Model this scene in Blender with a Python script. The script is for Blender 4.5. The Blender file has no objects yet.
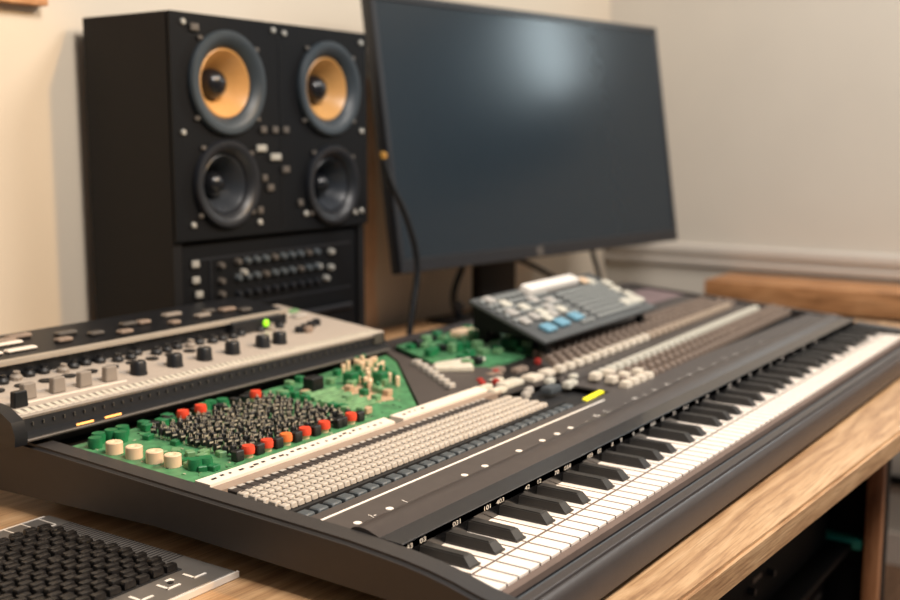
import bpy, bmesh, math, random
from mathutils import Vector, Matrix
random.seed(7)
D = bpy.data
S = bpy.context.scene
COL = S.collection

# ------------------------------------------------------------------ camera
CAM = (-0.7783, -0.4822, 0.4292)
AX = (0.5632, 0.1185, 0.8178)          # console length direction seen in camera axes (right, up, forward)
UP = (0.0, 0.98967, -0.14341)
AY = (-0.82628, 0.08076, 0.5574)
cam = D.cameras.new('camera'); cam_o = D.objects.new('camera', cam); COL.objects.link(cam_o)
right = Vector((AX[0], AY[0], UP[0])); upv = Vector((AX[1], AY[1], UP[1])); fwd = Vector((AX[2], AY[2], UP[2]))
fwd.normalize(); right = (right - fwd * right.dot(fwd)).normalized(); upv = right.cross(fwd)
m = Matrix((right, upv, -fwd)).transposed().to_4x4(); m.translation = Vector(CAM)
cam_o.matrix_world = m
cam.sensor_width = 36; cam.lens = 1118 / 900 * 36; cam.clip_start = 0.02
cam.dof.use_dof = True; cam.dof.focus_distance = 1.16; cam.dof.aperture_fstop = 3.4
S.camera = cam_o

# ------------------------------------------------------------------ world, light, exposure
S.view_settings.view_transform = 'Standard'; S.view_settings.look = 'None'
S.view_settings.gamma = 1; S.view_settings.exposure = 0.75
W = D.worlds.new('World'); S.world = W; W.use_nodes = True
bg = W.node_tree.nodes['Background']; bg.inputs[0].default_value = (0.86, 0.93, 1.0, 1); bg.inputs[1].default_value = 0.09

def area(name, loc, target, size, power, color, size_y=None, spread=180):
    l = D.lights.new(name, 'AREA'); l.energy = power; l.color = color; l.size = size; l.spread = math.radians(spread)
    if size_y: l.shape = 'RECTANGLE'; l.size_y = size_y
    o = D.objects.new(name, l); COL.objects.link(o); o.location = loc
    o.rotation_euler = (Vector(target) - Vector(loc)).to_track_quat('-Z', 'Y').to_euler(); return o
area('ceiling_light', (0.06, -0.72, 1.85), (0.4, 0.3, 0), 0.55, 29, (1.0, 0.935, 0.87))
area('right_wall_fill', (1.5, -0.9, 1.88), (1.7, 0.3, 0.2), 0.7, 22, (1.0, 0.935, 0.87))  # unseen panel added to fill the right wall with light
area('daylight', (2.43, 0.085, 0.95), (1.64, 0.8, 0.6), 0.08, 1.8, (0.80, 0.95, 1.0), 0.30)
sp = D.lights.new('pendant_spot', 'SPOT'); sp.energy = 52; sp.color = (1.0, 0.60, 0.20); sp.spot_size = math.radians(36)
sp.spot_blend = 0.25; sp.shadow_soft_size = 0.05
spo = D.objects.new('pendant_spot', sp); COL.objects.link(spo); spo.location = (0.78, -0.95, 1.5)
spo.rotation_euler = (Vector((-0.06, 1.0, -0.02)) - Vector(spo.location)).to_track_quat('-Z', 'Y').to_euler()

ws = D.lights.new('upper_wall_fill', 'SPOT'); ws.energy = 18; ws.color = (1.0, 0.93, 0.86); ws.spot_size = math.radians(64); ws.spot_blend = 1.0; ws.shadow_soft_size = 0.15  # unseen spot added to whiten the upper back wall
wso = D.objects.new('upper_wall_fill', ws); COL.objects.link(wso); wso.location = (0.25, -0.1, 1.85)
wso.rotation_euler = (Vector((0.3, 1.09, 1.38)) - Vector(wso.location)).to_track_quat('-Z', 'Y').to_euler()

# ------------------------------------------------------------------ materials
def lin(c):
    return tuple((v / 255 / 12.92 if v / 255 <= 0.04045 else ((v / 255 + 0.055) / 1.055) ** 2.4) for v in c) + (1,)
def mat(name, rgb, rough=0.5, metal=0.0, var=0.08, scale=30, bump=0.0, bscale=200, emit=0.0, coat=0.0, spec=0.5, stretch=None):
    M = D.materials.new(name); M.use_nodes = True; N = M.node_tree.nodes; L = M.node_tree.links
    b = N['Principled BSDF']; b.inputs['Roughness'].default_value = rough; b.inputs['Metallic'].default_value = metal
    b.inputs['Specular IOR Level'].default_value = spec; b.inputs['Coat Weight'].default_value = coat
    tc = N.new('ShaderNodeTexCoord'); no = N.new('ShaderNodeTexNoise'); no.inputs['Scale'].default_value = scale; no.inputs['Detail'].default_value = 4
    src = tc.outputs['Object']
    if stretch:
        mp = N.new('ShaderNodeMapping'); mp.inputs['Scale'].default_value = stretch; L.new(src, mp.inputs[0]); src = mp.outputs[0]
    L.new(src, no.inputs['Vector'])
    r = N.new('ShaderNodeValToRGB'); c = lin(rgb)
    r.color_ramp.elements[0].position = 0.3; r.color_ramp.elements[1].position = 0.7
    r.color_ramp.elements[0].color = tuple(v * (1 - var) for v in c[:3]) + (1,)
    r.color_ramp.elements[1].color = tuple(min(1, v * (1 + var)) for v in c[:3]) + (1,)
    L.new(no.outputs[0], r.inputs[0]); L.new(r.outputs[0], b.inputs['Base Color'])
    if emit: L.new(r.outputs[0], b.inputs['Emission Color']); b.inputs['Emission Strength'].default_value = emit
    if bump:
        n2 = N.new('ShaderNodeTexNoise'); n2.inputs['Scale'].default_value = bscale; L.new(src, n2.inputs['Vector'])
        bp = N.new('ShaderNodeBump'); bp.inputs['Strength'].default_value = bump; bp.inputs['Distance'].default_value = 0.002
        L.new(n2.outputs[0], bp.inputs['Height']); L.new(bp.outputs[0], b.inputs['Normal'])
    return M
def wood(name, dark, mid, light, scale=(1.3, 22, 22), rough=0.5, knots=True):
    M = D.materials.new(name); M.use_nodes = True; N = M.node_tree.nodes; L = M.node_tree.links
    b = N['Principled BSDF']; b.inputs['Roughness'].default_value = rough
    tc = N.new('ShaderNodeTexCoord')
    mp = N.new('ShaderNodeMapping'); mp.inputs['Scale'].default_value = scale; L.new(tc.outputs['Object'], mp.inputs[0])
    wv = N.new('ShaderNodeTexNoise'); wv.inputs['Scale'].default_value = 1.6; wv.inputs['Detail'].default_value = 3; L.new(tc.outputs['Object'], wv.inputs['Vector'])
    mix = N.new('ShaderNodeMix'); mix.data_type = 'VECTOR'; mix.inputs[0].default_value = 0.09
    ad = N.new('ShaderNodeVectorMath'); ad.operation = 'ADD'
    sc = N.new('ShaderNodeVectorMath'); sc.operation = 'SCALE'; sc.inputs['Scale'].default_value = 3.0
    L.new(wv.outputs['Color'], sc.inputs[0]); L.new(mp.outputs[0], ad.inputs[0]); L.new(sc.outputs[0], ad.inputs[1])
    n = N.new('ShaderNodeTexNoise'); n.inputs['Scale'].default_value = 2.2; n.inputs['Detail'].default_value = 9; n.inputs['Roughness'].default_value = 0.68
    L.new(ad.outputs[0], n.inputs['Vector'])
    r = N.new('ShaderNodeValToRGB'); e = r.color_ramp.elements
    e[0].position = 0.34; e[0].color = lin(dark); e[1].position = 0.68; e[1].color = lin(light)
    k = e.new(0.5); k.color = lin(mid)
    L.new(n.outputs[0], r.inputs[0])
    out = r.outputs[0]
    # fine pores
    mp2 = N.new('ShaderNodeMapping'); mp2.inputs['Scale'].default_value = tuple(v * 6 for v in scale); L.new(tc.outputs['Object'], mp2.inputs[0])
    n2 = N.new('ShaderNodeTexNoise'); n2.inputs['Scale'].default_value = 2; n2.inputs['Detail'].default_value = 4; L.new(mp2.outputs[0], n2.inputs['Vector'])
    r2 = N.new('ShaderNodeValToRGB'); r2.color_ramp.elements[0].position = 0.36; r2.color_ramp.elements[0].color = (0.6, 0.54, 0.48, 1); r2.color_ramp.elements[1].position = 0.5; r2.color_ramp.elements[1].color = (1, 1, 1, 1)
    L.new(n2.outputs[0], r2.inputs[0])
    mx = N.new('ShaderNodeMix'); mx.data_type = 'RGBA'; mx.blend_type = 'MULTIPLY'; mx.inputs[0].default_value = 0.65
    L.new(out, mx.inputs[6]); L.new(r2.outputs[0], mx.inputs[7]); out = mx.outputs[2]
    if knots:
        mp3 = N.new('ShaderNodeMapping'); mp3.inputs['Scale'].default_value = (2.2, 7, 7); L.new(tc.outputs['Object'], mp3.inputs[0])
        n3 = N.new('ShaderNodeTexNoise'); n3.inputs['Scale'].default_value = 2.1; n3.inputs['Detail'].default_value = 3; n3.inputs['Distortion'].default_value = 0.7; L.new(mp3.outputs[0], n3.inputs['Vector'])
        r3 = N.new('ShaderNodeValToRGB'); r3.color_ramp.elements[0].position = 0.27; r3.color_ramp.elements[0].color = (0.38, 0.28, 0.2, 1); r3.color_ramp.elements[1].position = 0.38; r3.color_ramp.elements[1].color = (1, 1, 1, 1)
        L.new(n3.outputs[0], r3.inputs[0])
        my = N.new('ShaderNodeMix'); my.data_type = 'RGBA'; my.blend_type = 'MULTIPLY'; my.inputs[0].default_value = 0.75
        L.new(out, my.inputs[6]); L.new(r3.outputs[0], my.inputs[7]); out = my.outputs[2]
    L.new(out, b.inputs['Base Color'])
    bpn = N.new('ShaderNodeBump'); bpn.inputs['Strength'].default_value = 0.25; bpn.inputs['Distance'].default_value = 0.002
    L.new(n2.outputs[0], bpn.inputs['Height']); L.new(bpn.outputs[0], b.inputs['Normal'])
    return M
def glass_mat(name, rgb):
    M = D.materials.new(name); M.use_nodes = True; b = M.node_tree.nodes['Principled BSDF']
    b.inputs['Base Color'].default_value = lin(rgb); b.inputs['Transmission Weight'].default_value = 0.85; b.inputs['Roughness'].default_value = 0.15
    return M

M = dict(
    wall=mat('painted_plaster', (214, 200, 180), 0.85, var=0.03, scale=2.5, bump=0.15, bscale=60),
    wall_r=mat('painted_plaster_side', (206, 199, 187), 0.85, var=0.03, scale=2.5, bump=0.15, bscale=60),
    trunk=mat('painted_trunking', (198, 190, 180), 0.6, var=0.03, scale=3),
    floor=wood('floor_boards', (92, 66, 48), (124, 94, 70), (150, 116, 88), (3, 14, 3), 0.5, False),
    ceil=mat('ceiling_paint', (226, 216, 204), 0.9, var=0.02, scale=2),
    desk=wood('rustic_oak', (156, 116, 80), (190, 149, 107), (212, 174, 132), (0.8, 30, 30), 0.5),
    bench=wood('warm_pine', (150, 104, 66), (188, 134, 88), (208, 156, 110), (12, 1.2, 12), 0.5, False),
    paleboard=wood('pale_board', (196, 158, 122), (220, 184, 148), (236, 204, 170), (12, 12, 1.2), 0.6, False),
    edge=wood('walnut_edge', (120, 76, 46), (160, 106, 68), (184, 130, 90), (12, 12, 1.2), 0.5, False),
    cab=mat('black_laminate', (8, 8, 9), 0.7, spec=0.2, var=0.1, scale=20),
    glass=mat('green_glass_edge', (40, 150, 130), 0.3, var=0.1, scale=20),
    case=mat('console_case', (64, 58, 56), 0.36, var=0.06, scale=60, bump=0.08, bscale=900),
    caseside=mat('console_cheek', (52, 49, 48), 0.5, var=0.06, scale=60, bump=0.08, bscale=900),
    deck=mat('console_deck', (74, 68, 65), 0.5, var=0.06, scale=60, bump=0.06, bscale=900),
    pit=mat('console_pit', (30, 29, 30), 0.6),
    rail=mat('gloss_ridge_shade', (44, 43, 44), 0.25, var=0.05, coat=0.3),
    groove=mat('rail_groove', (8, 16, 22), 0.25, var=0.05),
    felt=mat('key_felt', (112, 94, 84), 0.9),
    strip=mat('gloss_black_strip', (12, 13, 15), 0.2),
    white=mat('ivory_key', (250, 236, 222), 0.32, var=0.02, scale=15),
    gapshade=mat('key_gap_shade', (128, 108, 96), 0.8, var=0.1, scale=60),
    black=mat('black_key', (46, 44, 42), 0.45, var=0.1, scale=60),
    print=mat('white_print', (238, 230, 220), 0.6, var=0.02),
    label=mat('label_strip_plastic', (236, 224, 210), 0.5, var=0.04, scale=40),
    labelside=mat('label_strip_edge', (150, 132, 118), 0.6),
    ink=mat('black_ink', (34, 30, 30), 0.7),
    cream=mat('cream_cap', (222, 208, 188), 0.5, var=0.1, scale=80),
    block=mat('stone_white_cap', (186, 176, 164), 0.5, var=0.12, scale=140),
    cream2=mat('pale_grey_cap', (206, 200, 184), 0.5, var=0.1, scale=80),
    tan=mat('tan_knob', (136, 118, 104), 0.55, var=0.2, scale=120),
    tan2=mat('dusty_tan_cap', (176, 156, 136), 0.5, var=0.12, scale=80),
    slate=mat('slate_cap', (74, 80, 84), 0.5, var=0.1, scale=80),
    dkey=mat('dark_cap', (62, 56, 54), 0.5, var=0.12, scale=80),
    pale=mat('pale_cap_top', (176, 170, 162), 0.5, var=0.1, scale=80),
    pcb=mat('green_circuit_board', (74, 130, 88), 0.45, var=0.35, scale=70),
    pcbd=mat('green_component', (30, 110, 66), 0.4, var=0.3, scale=70),
    pcbl=mat('light_green_component', (108, 150, 106), 0.5, var=0.3, scale=70),
    copper=mat('bare_copper_pad', (186, 156, 126), 0.5, var=0.15, scale=60),
    chip=mat('black_epoxy', (24, 25, 26), 0.35, var=0.15, scale=100),
    lead=mat('tinned_lead', (214, 204, 184), 0.35, 0.3, var=0.1),
    red=mat('red_cap', (226, 72, 44), 0.45, var=0.12, scale=90),
    redd=mat('dark_red_cap', (156, 44, 36), 0.45, var=0.12, scale=90),
    orange=mat('orange_cap', (236, 120, 56), 0.45, var=0.12, scale=90),
    beige=mat('beige_capacitor', (232, 200, 166), 0.5, var=0.05, scale=60),
    yellow=mat('yellow_display', (240, 226, 40), 0.5, var=0.05, emit=0.5),
    synth=mat('brushed_aluminium_panel', (192, 180, 168), 0.5, 0.2, var=0.06, scale=40, stretch=(1, 14, 14)),
    synthd=mat('synth_black', (22, 23, 26), 0.4, var=0.08, scale=50),
    bar=mat('aluminium_bar', (186, 176, 162), 0.4, 0.4, var=0.04),
    greycap=mat('grey_cap', (140, 130, 120), 0.5, var=0.06),
    led=mat('green_led', (140, 214, 30), 0.4, emit=0.7, var=0.02),
    amber=mat('amber_light', (255, 170, 90), 0.4, emit=0.9, var=0.02),
    plate=mat('grey_metal_plate', (128, 122, 116), 0.42, 0.5, var=0.08, scale=40),
    plateedge=mat('white_plate_edge', (226, 216, 204), 0.4, var=0.04),
    padkey=mat('black_pad_key', (27, 25, 25), 0.33, var=0.25, scale=90, bump=0.4, bscale=260),
    spk=mat('black_vinyl', (17, 16, 17), 0.6, spec=0.25, var=0.1, scale=50, bump=0.1, bscale=500),
    baffle=mat('black_baffle', (5, 6, 9), 0.6, spec=0.2, var=0.1, scale=50),
    surround=mat('rubber_surround', (46, 54, 60), 0.45, var=0.06),
    cone=mat('amber_cone', (198, 148, 88), 0.36, var=0.06, scale=30),
    darkcone=mat('black_cone', (38, 42, 48), 0.35, var=0.06),
    dust=mat('dust_cap_black', (18, 19, 23), 0.25),
    screw=mat('nickel_screw', (190, 188, 180), 0.3, 0.5, var=0.05),
    dim=mat('dull_metal', (110, 104, 98), 0.4, 0.6, var=0.1),
    screen=mat('matte_screen', (28, 39, 47), 0.25, var=0.02, spec=0.35),
    bezel=mat('monitor_bezel', (24, 26, 31), 0.4, var=0.04),
    dark=mat('matt_black_plastic', (10, 11, 13), 0.55, spec=0.3, var=0.05),
    cable=mat('black_cable', (20, 22, 25), 0.45),
    gold=mat('gold_plug', (255, 190, 100), 0.22, 0.8, var=0.03),
    mixer=mat('grey_mixer_panel', (78, 80, 80), 0.5, var=0.1, scale=40),
    greymid=mat('mid_grey_button', (150, 152, 148), 0.5, var=0.15, scale=80),
    blue=mat('blue_button', (112, 160, 180), 0.45, var=0.06),
    pinkish=mat('grey_pink_insert', (132, 112, 112), 0.5, var=0.1),
)

# ------------------------------------------------------------------ mesh helpers
class MB:
    def __init__(s): s.v = []; s.f = []; s.m = []
    def add(s, vs, fs, mi=0):
        o = len(s.v); s.v += [tuple(p) for p in vs]; s.f += [tuple(i + o for i in f) for f in fs]; s.m += [mi] * len(fs); return s
    def box(s, a, b, mi=0, tx=0.0, ty=0.0):
        (x0, y0, z0), (x1, y1, z1) = a, b
        vs = [(x0, y0, z0), (x1, y0, z0), (x1, y1, z0), (x0, y1, z0), (x0 + tx, y0 + ty, z1), (x1 - tx, y0 + ty, z1), (x1 - tx, y1 - ty, z1), (x0 + tx, y1 - ty, z1)]
        return s.add(vs, [(3, 2, 1, 0), (4, 5, 6, 7), (0, 1, 5, 4), (1, 2, 6, 5), (2, 3, 7, 6), (3, 0, 4, 7)], mi)
    def rbox(s, a, b, r=0.003, seg=2, mi=0, tx=0.0, ty=0.0):
        t = MB().box(a, b, 0, tx, ty); bm = t.bm()
        bmesh.ops.bevel(bm, geom=bm.edges[:], offset=r, segments=seg, affect='EDGES', profile=0.6)
        return s.frombm(bm, mi)
    def bm(s):
        bm = bmesh.new(); vv = [bm.verts.new(p) for p in s.v]; bm.verts.ensure_lookup_table()
        for f in s.f: bm.faces.new([vv[i] for i in f])
        bmesh.ops.recalc_face_normals(bm, faces=bm.faces[:]); return bm
    def frombm(s, bm, mi=0):
        bm.verts.index_update(); s.add([v.co[:] for v in bm.verts], [[v.index for v in f.verts] for f in bm.faces], mi); bm.free(); return s
    def lathe(s, prof, c=(0, 0, 0), n=24, axis='Z', mi=0, caps=True):
        vs = []; fs = []
        for r, h in prof:
            for k in range(n):
                a = 2 * math.pi * k / n; p = (r * math.cos(a), r * math.sin(a), h)
                if axis == '-Y': p = (p[0], -h, p[1])
                elif axis == 'X': p = (h, p[0], p[1])
                vs.append((p[0] + c[0], p[1] + c[1], p[2] + c[2]))
        for i in range(len(prof) - 1):
            for k in range(n):
                fs.append((i * n + k, i * n + (k + 1) % n, (i + 1) * n + (k + 1) % n, (i + 1) * n + k))
        if caps and prof[0][0] > 1e-5: fs.append(tuple(range(n))[::-1])
        if caps and prof[-1][0] > 1e-5: fs.append(tuple((len(prof) - 1) * n + k for k in range(n)))
        return s.add(vs, fs, mi)
    def cyl(s, c, r, h, n=16, mi=0, axis='Z', taper=1.0, bev=0.0):
        if bev: return s.lathe([(r, 0), (r * taper, h - bev), (r * taper - bev, h)], c, n, axis, mi)
        return s.lathe([(r, 0), (r * taper, h)], c, n, axis, mi)
    def prism(s, poly, x0, x1, mi=0, axis='X', x0s=None):
        # poly in (y,z) extruded along X, or in (x,y) extruded along Z
        n = len(poly)
        if axis == 'X': vs = [(x0, p, q) for p, q in poly] + [(x1, p, q) for p, q in poly]
        elif axis == 'Y': vs = [(p, x0, q) for p, q in poly] + [(p, x1, q) for p, q in poly]
        else: vs = [(p, q, x0) for p, q in poly] + [(p, q, x1) for p, q in poly]
        fs = [tuple(range(n))[::-1], tuple(range(n, 2 * n))] + [(i, (i + 1) % n, n + (i + 1) % n, n + i) for i in range(n)]
        return s.add(vs, fs, mi)
    def tube(s, pts, r, n=10, mi=0):
        P = [Vector(p) for p in pts]; Q = []
        for i in range(len(P) - 1):
            p0 = P[max(i - 1, 0)]; p1 = P[i]; p2 = P[i + 1]; p3 = P[min(i + 2, len(P) - 1)]
            for k in range(8):
                t = k / 8; Q.append(0.5 * ((2 * p1) + (-p0 + p2) * t + (2 * p0 - 5 * p1 + 4 * p2 - p3) * t * t + (-p0 + 3 * p1 - 3 * p2 + p3) * t ** 3))
        Q.append(P[-1]); vs = []; fs = []; ref = Vector((0.31, 0.9, 0.2))
        for i, q in enumerate(Q):
            d = (Q[min(i + 1, len(Q) - 1)] - Q[max(i - 1, 0)]).normalized(); u = d.cross(ref).normalized(); w = d.cross(u)
            for k in range(n):
                a = 2 * math.pi * k / n; vs.append(tuple(q + r * (math.cos(a) * u + math.sin(a) * w)))
        for i in range(len(Q) - 1):
            for k in range(n): fs.append((i * n + k, i * n + (k + 1) % n, (i + 1) * n + (k + 1) % n, (i + 1) * n + k))
        fs.append(tuple(range(n))[::-1]); fs.append(tuple((len(Q) - 1) * n + k for k in range(n)))
        return s.add(vs, fs, mi)
    def mesh(s, name, mats, smooth=True):
        me = D.meshes.new(name); me.from_pydata(s.v, [], s.f)
        if not isinstance(mats, (list, tuple)): mats = [mats]
        for q in mats: me.materials.append(M[q] if isinstance(q, str) else q)
        for p, i in zip(me.polygons, s.m): p.material_index = i
        bm = bmesh.new(); bm.from_mesh(me); bmesh.ops.recalc_face_normals(bm, faces=bm.faces[:]); bm.to_mesh(me); bm.free()
        if smooth:
            me.polygons.foreach_set('use_smooth', [True] * len(me.polygons))
            me.set_sharp_from_angle(angle=math.radians(34))
        return me
def put(name, me, parent=None, loc=(0, 0, 0), rot=(0, 0, 0), label=None, kind=None):
    o = D.objects.new(name, me); COL.objects.link(o); o.location = loc; o.rotation_euler = rot
    if parent: o.parent = parent
    if label: o['label'] = label
    if kind: o['kind'] = kind
    return o
def part(name, mb, mats, parent=None, loc=(0, 0, 0), rot=(0, 0, 0), label=None, kind=None, smooth=True):
    return put(name, mb.mesh(name, mats, smooth), parent, loc, rot, label, kind)
def thing(name, label, cat, loc=(0, 0, 0), rot=(0, 0, 0), group=None):
    o = D.objects.new(name, None); COL.objects.link(o); o.location = loc; o.rotation_euler = rot; o.empty_display_size = 0.05
    return tag(o, label, cat, group)
def tag(o, label, cat, group=None):
    o['label'] = label; o['category'] = cat
    if group: o['group'] = group
    return o
def struct(name, mb, mats): return part(name, mb, mats, kind='structure')
def text_mesh(name, body, size, material, extrude=0.0002):
    c = D.curves.new(name + '_c', 'FONT'); c.body = body; c.size = size; c.extrude = extrude; c.align_x = 'CENTER'
    o = D.objects.new(name + '_t', c); COL.objects.link(o); bpy.context.view_layer.update()
    me = D.meshes.new_from_object(o.evaluated_get(bpy.context.evaluated_depsgraph_get())); D.objects.remove(o); me.name = name
    me.materials.clear(); me.materials.append(M[material]); return me
def marks_from_text(mb, body, size, fn, mi=0):
    me = text_mesh('t', body, size, 'print', 0.0)
    mb.add([fn(v.co) for v in me.vertices], [tuple(p.vertices) for p in me.polygons], mi); D.meshes.remove(me)
def scatter(name, me, spots, parent, keep=100, rest_mats=None, rots=None, rest_name=None):
    """spots nearest the camera as parts of their own (at most keep), any others as one stuff part"""
    order = sorted(range(len(spots)), key=lambda i: (Vector(spots[i]) + Vector(parent_off(parent)) - Vector(CAM)).length)
    for n, i in enumerate(order):
        r = (0, 0, rots[i]) if rots else (0, 0, 0)
        if n < keep: put(name, me, parent, spots[i], r)
    rest = order[keep:]
    if rest:
        mb = MB(); mats = [q for q in me.materials]
        for i in rest:
            R = Matrix.Rotation(rots[i] if rots else 0, 4, 'Z'); p = Vector(spots[i])
            off = len(mb.v); mb.v += [tuple(R @ v.co + p) for v in me.vertices]
            for q in me.polygons: mb.f.append(tuple(k + off for k in q.vertices)); mb.m.append(q.material_index)
        put(rest_name or name, mb.mesh(name + '_rest', mats), parent, kind='stuff')
def parent_off(p): return (0, 0, 0) if p is None else p.location

# ------------------------------------------------------------------ the room
FL = -0.75
struct('floor', MB().box((-2.2, -2.4, FL - 0.05), (2.45, 1.15, FL)), 'floor')
struct('wall_back', MB().box((-2.2, 1.09, FL), (2.45, 1.15, 1.95)), 'wall')
wy0, wy1, wz0, wz1 = -0.90, 0.16, 0.52, 1.30
w = MB(); w.box((2.4, wy1, FL), (2.46, 1.15, 1.95)).box((2.4, -2.4, FL), (2.46, wy0, 1.95)).box((2.4, wy0, FL), (2.46, wy1, wz0)).box((2.4, wy0, wz1), (2.46, wy1, 1.95))
struct('wall_right', w, 'wall_r')
w = MB()
for a, b in (((2.41, wy0, wz0), (2.45, wy0 + .03, wz1)), ((2.41, wy1 - .03, wz0), (2.45, wy1, wz1)), ((2.41, wy0, wz0), (2.45, wy1, wz0 + .03)), ((2.41, wy0, wz1 - .03), (2.45, wy1, wz1))): w.box(a, b)
struct('window_1', w, 'label')
struct('trim_1', MB().prism([(2.4, 0.050), (2.385, 0.050), (2.382, 0.066), (2.392, 0.070), (2.392, 0.082), (2.380, 0.088), (2.380, 0.108), (2.40, 0.116)], -2.3, 1.088, axis='Y'), 'trunk')
struct('baseboard_right', MB().box((2.385, -2.3, FL), (2.40, 1.09, FL + 0.09)), 'label')

struct('trim_2', MB().box((2.386, -2.3, -.522), (2.40, 1.09, -.498)), 'dark')
# picture frame, upper corner of the back wall
t = thing('picture_frame', 'wooden picture frame on the wall above the speaker cabinet', 'picture frame', (0.158, 1.09, 0.6355))
f = MB()
for a, b in (((-.2, -.025, 0), (.207, 0, .022)), ((-.2, -.025, .30), (.207, 0, .322)), ((-.2, -.025, .022), (-.178, 0, .30)), ((.185, -.025, .022), (.207, 0, .30))): f.rbox(a, b, .002)
part('frame', f, 'bench', t); part('picture', MB().box((-.178, -.008, .022), (.185, -.001, .30)), 'label', t)

# ------------------------------------------------------------------ desk and what is under it
t = thing('desk', 'rustic oak desk with a thick knotty top under the keyboard console', 'desk', (0, 0, FL))
H = -FL
def fy(x): return -0.0935 - 0.0375 * x
top = MB(); poly = [(-1.2, fy(-1.2)), (1.95, fy(1.95)), (1.95, 1.06), (-1.2, 1.06)]
bm = MB().prism(poly, H - 0.030, H, axis='Z').bm()
bmesh.ops.bevel(bm, geom=[e for e in bm.edges if all(abs(v.co.z - H) < 1e-5 for v in e.verts)], offset=0.004, segments=2, affect='EDGES')
part('desk_top', top.frombm(bm), 'desk', t)
for x, y in ((-1.12, .03), (-1.12, .98), (1.87, -.09), (1.87, .98)):
    part('leg', MB().box((x - .03, y - .03, 0), (x + .03, y + .03, H - .030)), 'dark', t)
part('stretcher', MB().box((-1.09, .965, .40), (1.84, .995, .46)), 'dark', t)

t = thing('storage_cabinet', 'black open cabinet with a wooden front upright under the desk', 'cabinet', (0.2, 0, FL))
cz = H - 0.034
part('carcass', MB().box((0, -.02, .02), (.03, .50, cz)).box((.965, -.035, .0), (1.0, .50, cz)).box((.03, .47, .02), (.965, .50, cz)).box((.03, -.02, .02), (.965, .47, .05)).box((.03, -.02, cz - .02), (.965, .47, cz)), 'cab', t)
part('upright', MB().rbox((.930, -.062, 0), (.953, -.036, cz), .002), 'edge', t, label='brown wooden upright')
part('post', MB().rbox((.955, -.062, 0), (.985, -.036, cz), .002), 'dark', t)
part('shelf', MB().box((.03, -.015, .478), (.965, .47, .488)), 'cab', t)
part('glass_ledge', MB().rbox((.935, -.03, .478), (.9645, .20, .496), .003), 'glass', t, label='green glass ledge along the side')
part('shelf', MB().box((.03, -.015, .316), (.964, .47, .328)), 'cab', t)
for zz, hh, lx, lab in ((.4885, .10, .09, 'black rack device on the upper shelf inside the dark cabinet'), (.3285, .13, .41, 'black rack device on the lower shelf inside the dark cabinet')):
    u = thing('rack_device', lab, 'audio device', (.68, .03, FL + zz))
    part('housing', MB().rbox((-.43, .002, 0), (.43, .36, hh), .004), 'cab', u)
    part('faceplate', MB().rbox((-.43, -.008, .003), (.43, .002, hh - .003), .002), 'cab', u)
    part('label_plate', MB().box((lx - .035, -.0092, hh * .55), (lx, -.008, hh * .55 + .007)), 'dim', u)
    for k in range(6): part('knob', MB().cyl((-.30 + k * .085, -.008, hh * .5), .006, .010, 14, axis='-Y', taper=.85), 'bezel', u)

# ------------------------------------------------------------------ low wooden bench against the right wall
t = thing('side_bench', 'brown wooden bench against the wall below the long trunking strip', 'bench', (2.28, 0, FL))
part('bench_top', MB().rbox((-.10, -.95, H - .028), (.098, .675, H + .038), .003), 'bench', t)
part('end_panel', MB().box((-.09, .58, 0), (.09, .66, H - .029)), 'edge', t); part('end_panel', MB().box((-.09, -.93, 0), (.09, -.85, H - .029)), 'edge', t)

# ------------------------------------------------------------------ keyboard console
def dz(y): return 0.0665 + 0.0345 * (y - 0.15)
con = thing('keyboard_console', 'long black piano keyboard console with open circuit boards and knob rows', 'keyboard', (0, 0, 0))
LX = 1.521
def rx(y): return 1.535 + 0.22 * max(y - .1, 0)
# left cheek, undercut towards the bottom
def cheek(xo, xi, xb):
    prof = [(-.043, .008), (-.046, .028), (-.040, .0395), (-.020, .0430), (.003, .0468), (.030, .0535), (.055, .0582), (.080, .0615), (.110, .0642), (.145, .0668), (.20, .0690), (.37, .0750), (.49, .0795), (.705, .0875), (.712, .080), (.712, .018), (.40, .029), (.10, .022)]
    vs = [(xo, y, z) for y, z in prof] + [(xi, y, z) for y, z in prof]
    n = len(prof); b = MB().add(vs, [tuple(range(n))[::-1], tuple(range(n, 2 * n))] + [(i, (i + 1) % n, n + (i + 1) % n, n + i) for i in range(n)]); bm = b.bm()
    es = [e for e in bm.edges if abs(e.verts[0].co.x - e.verts[1].co.x) < .01 and all(v.co.z > .042 for v in e.verts) and all(v.co.x < xi - .01 if xi > xo else v.co.x > xi + .01 for v in e.verts)]
    bmesh.ops.bevel(bm, geom=es, offset=.004, segments=3, affect='EDGES'); return MB().frombm(bm)
part('cheek', cheek(-.027, -.0005, .018), 'caseside', con)
rc = MB(); prof = [(-.045, .004), (-.047, .030), (-.040, .043), (-.022, .049), (.10, .058), (.112, .050), (.112, .006)]
part('cheek', rc.prism(prof, LX + .001, LX + .04), 'caseside', con)
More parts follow.
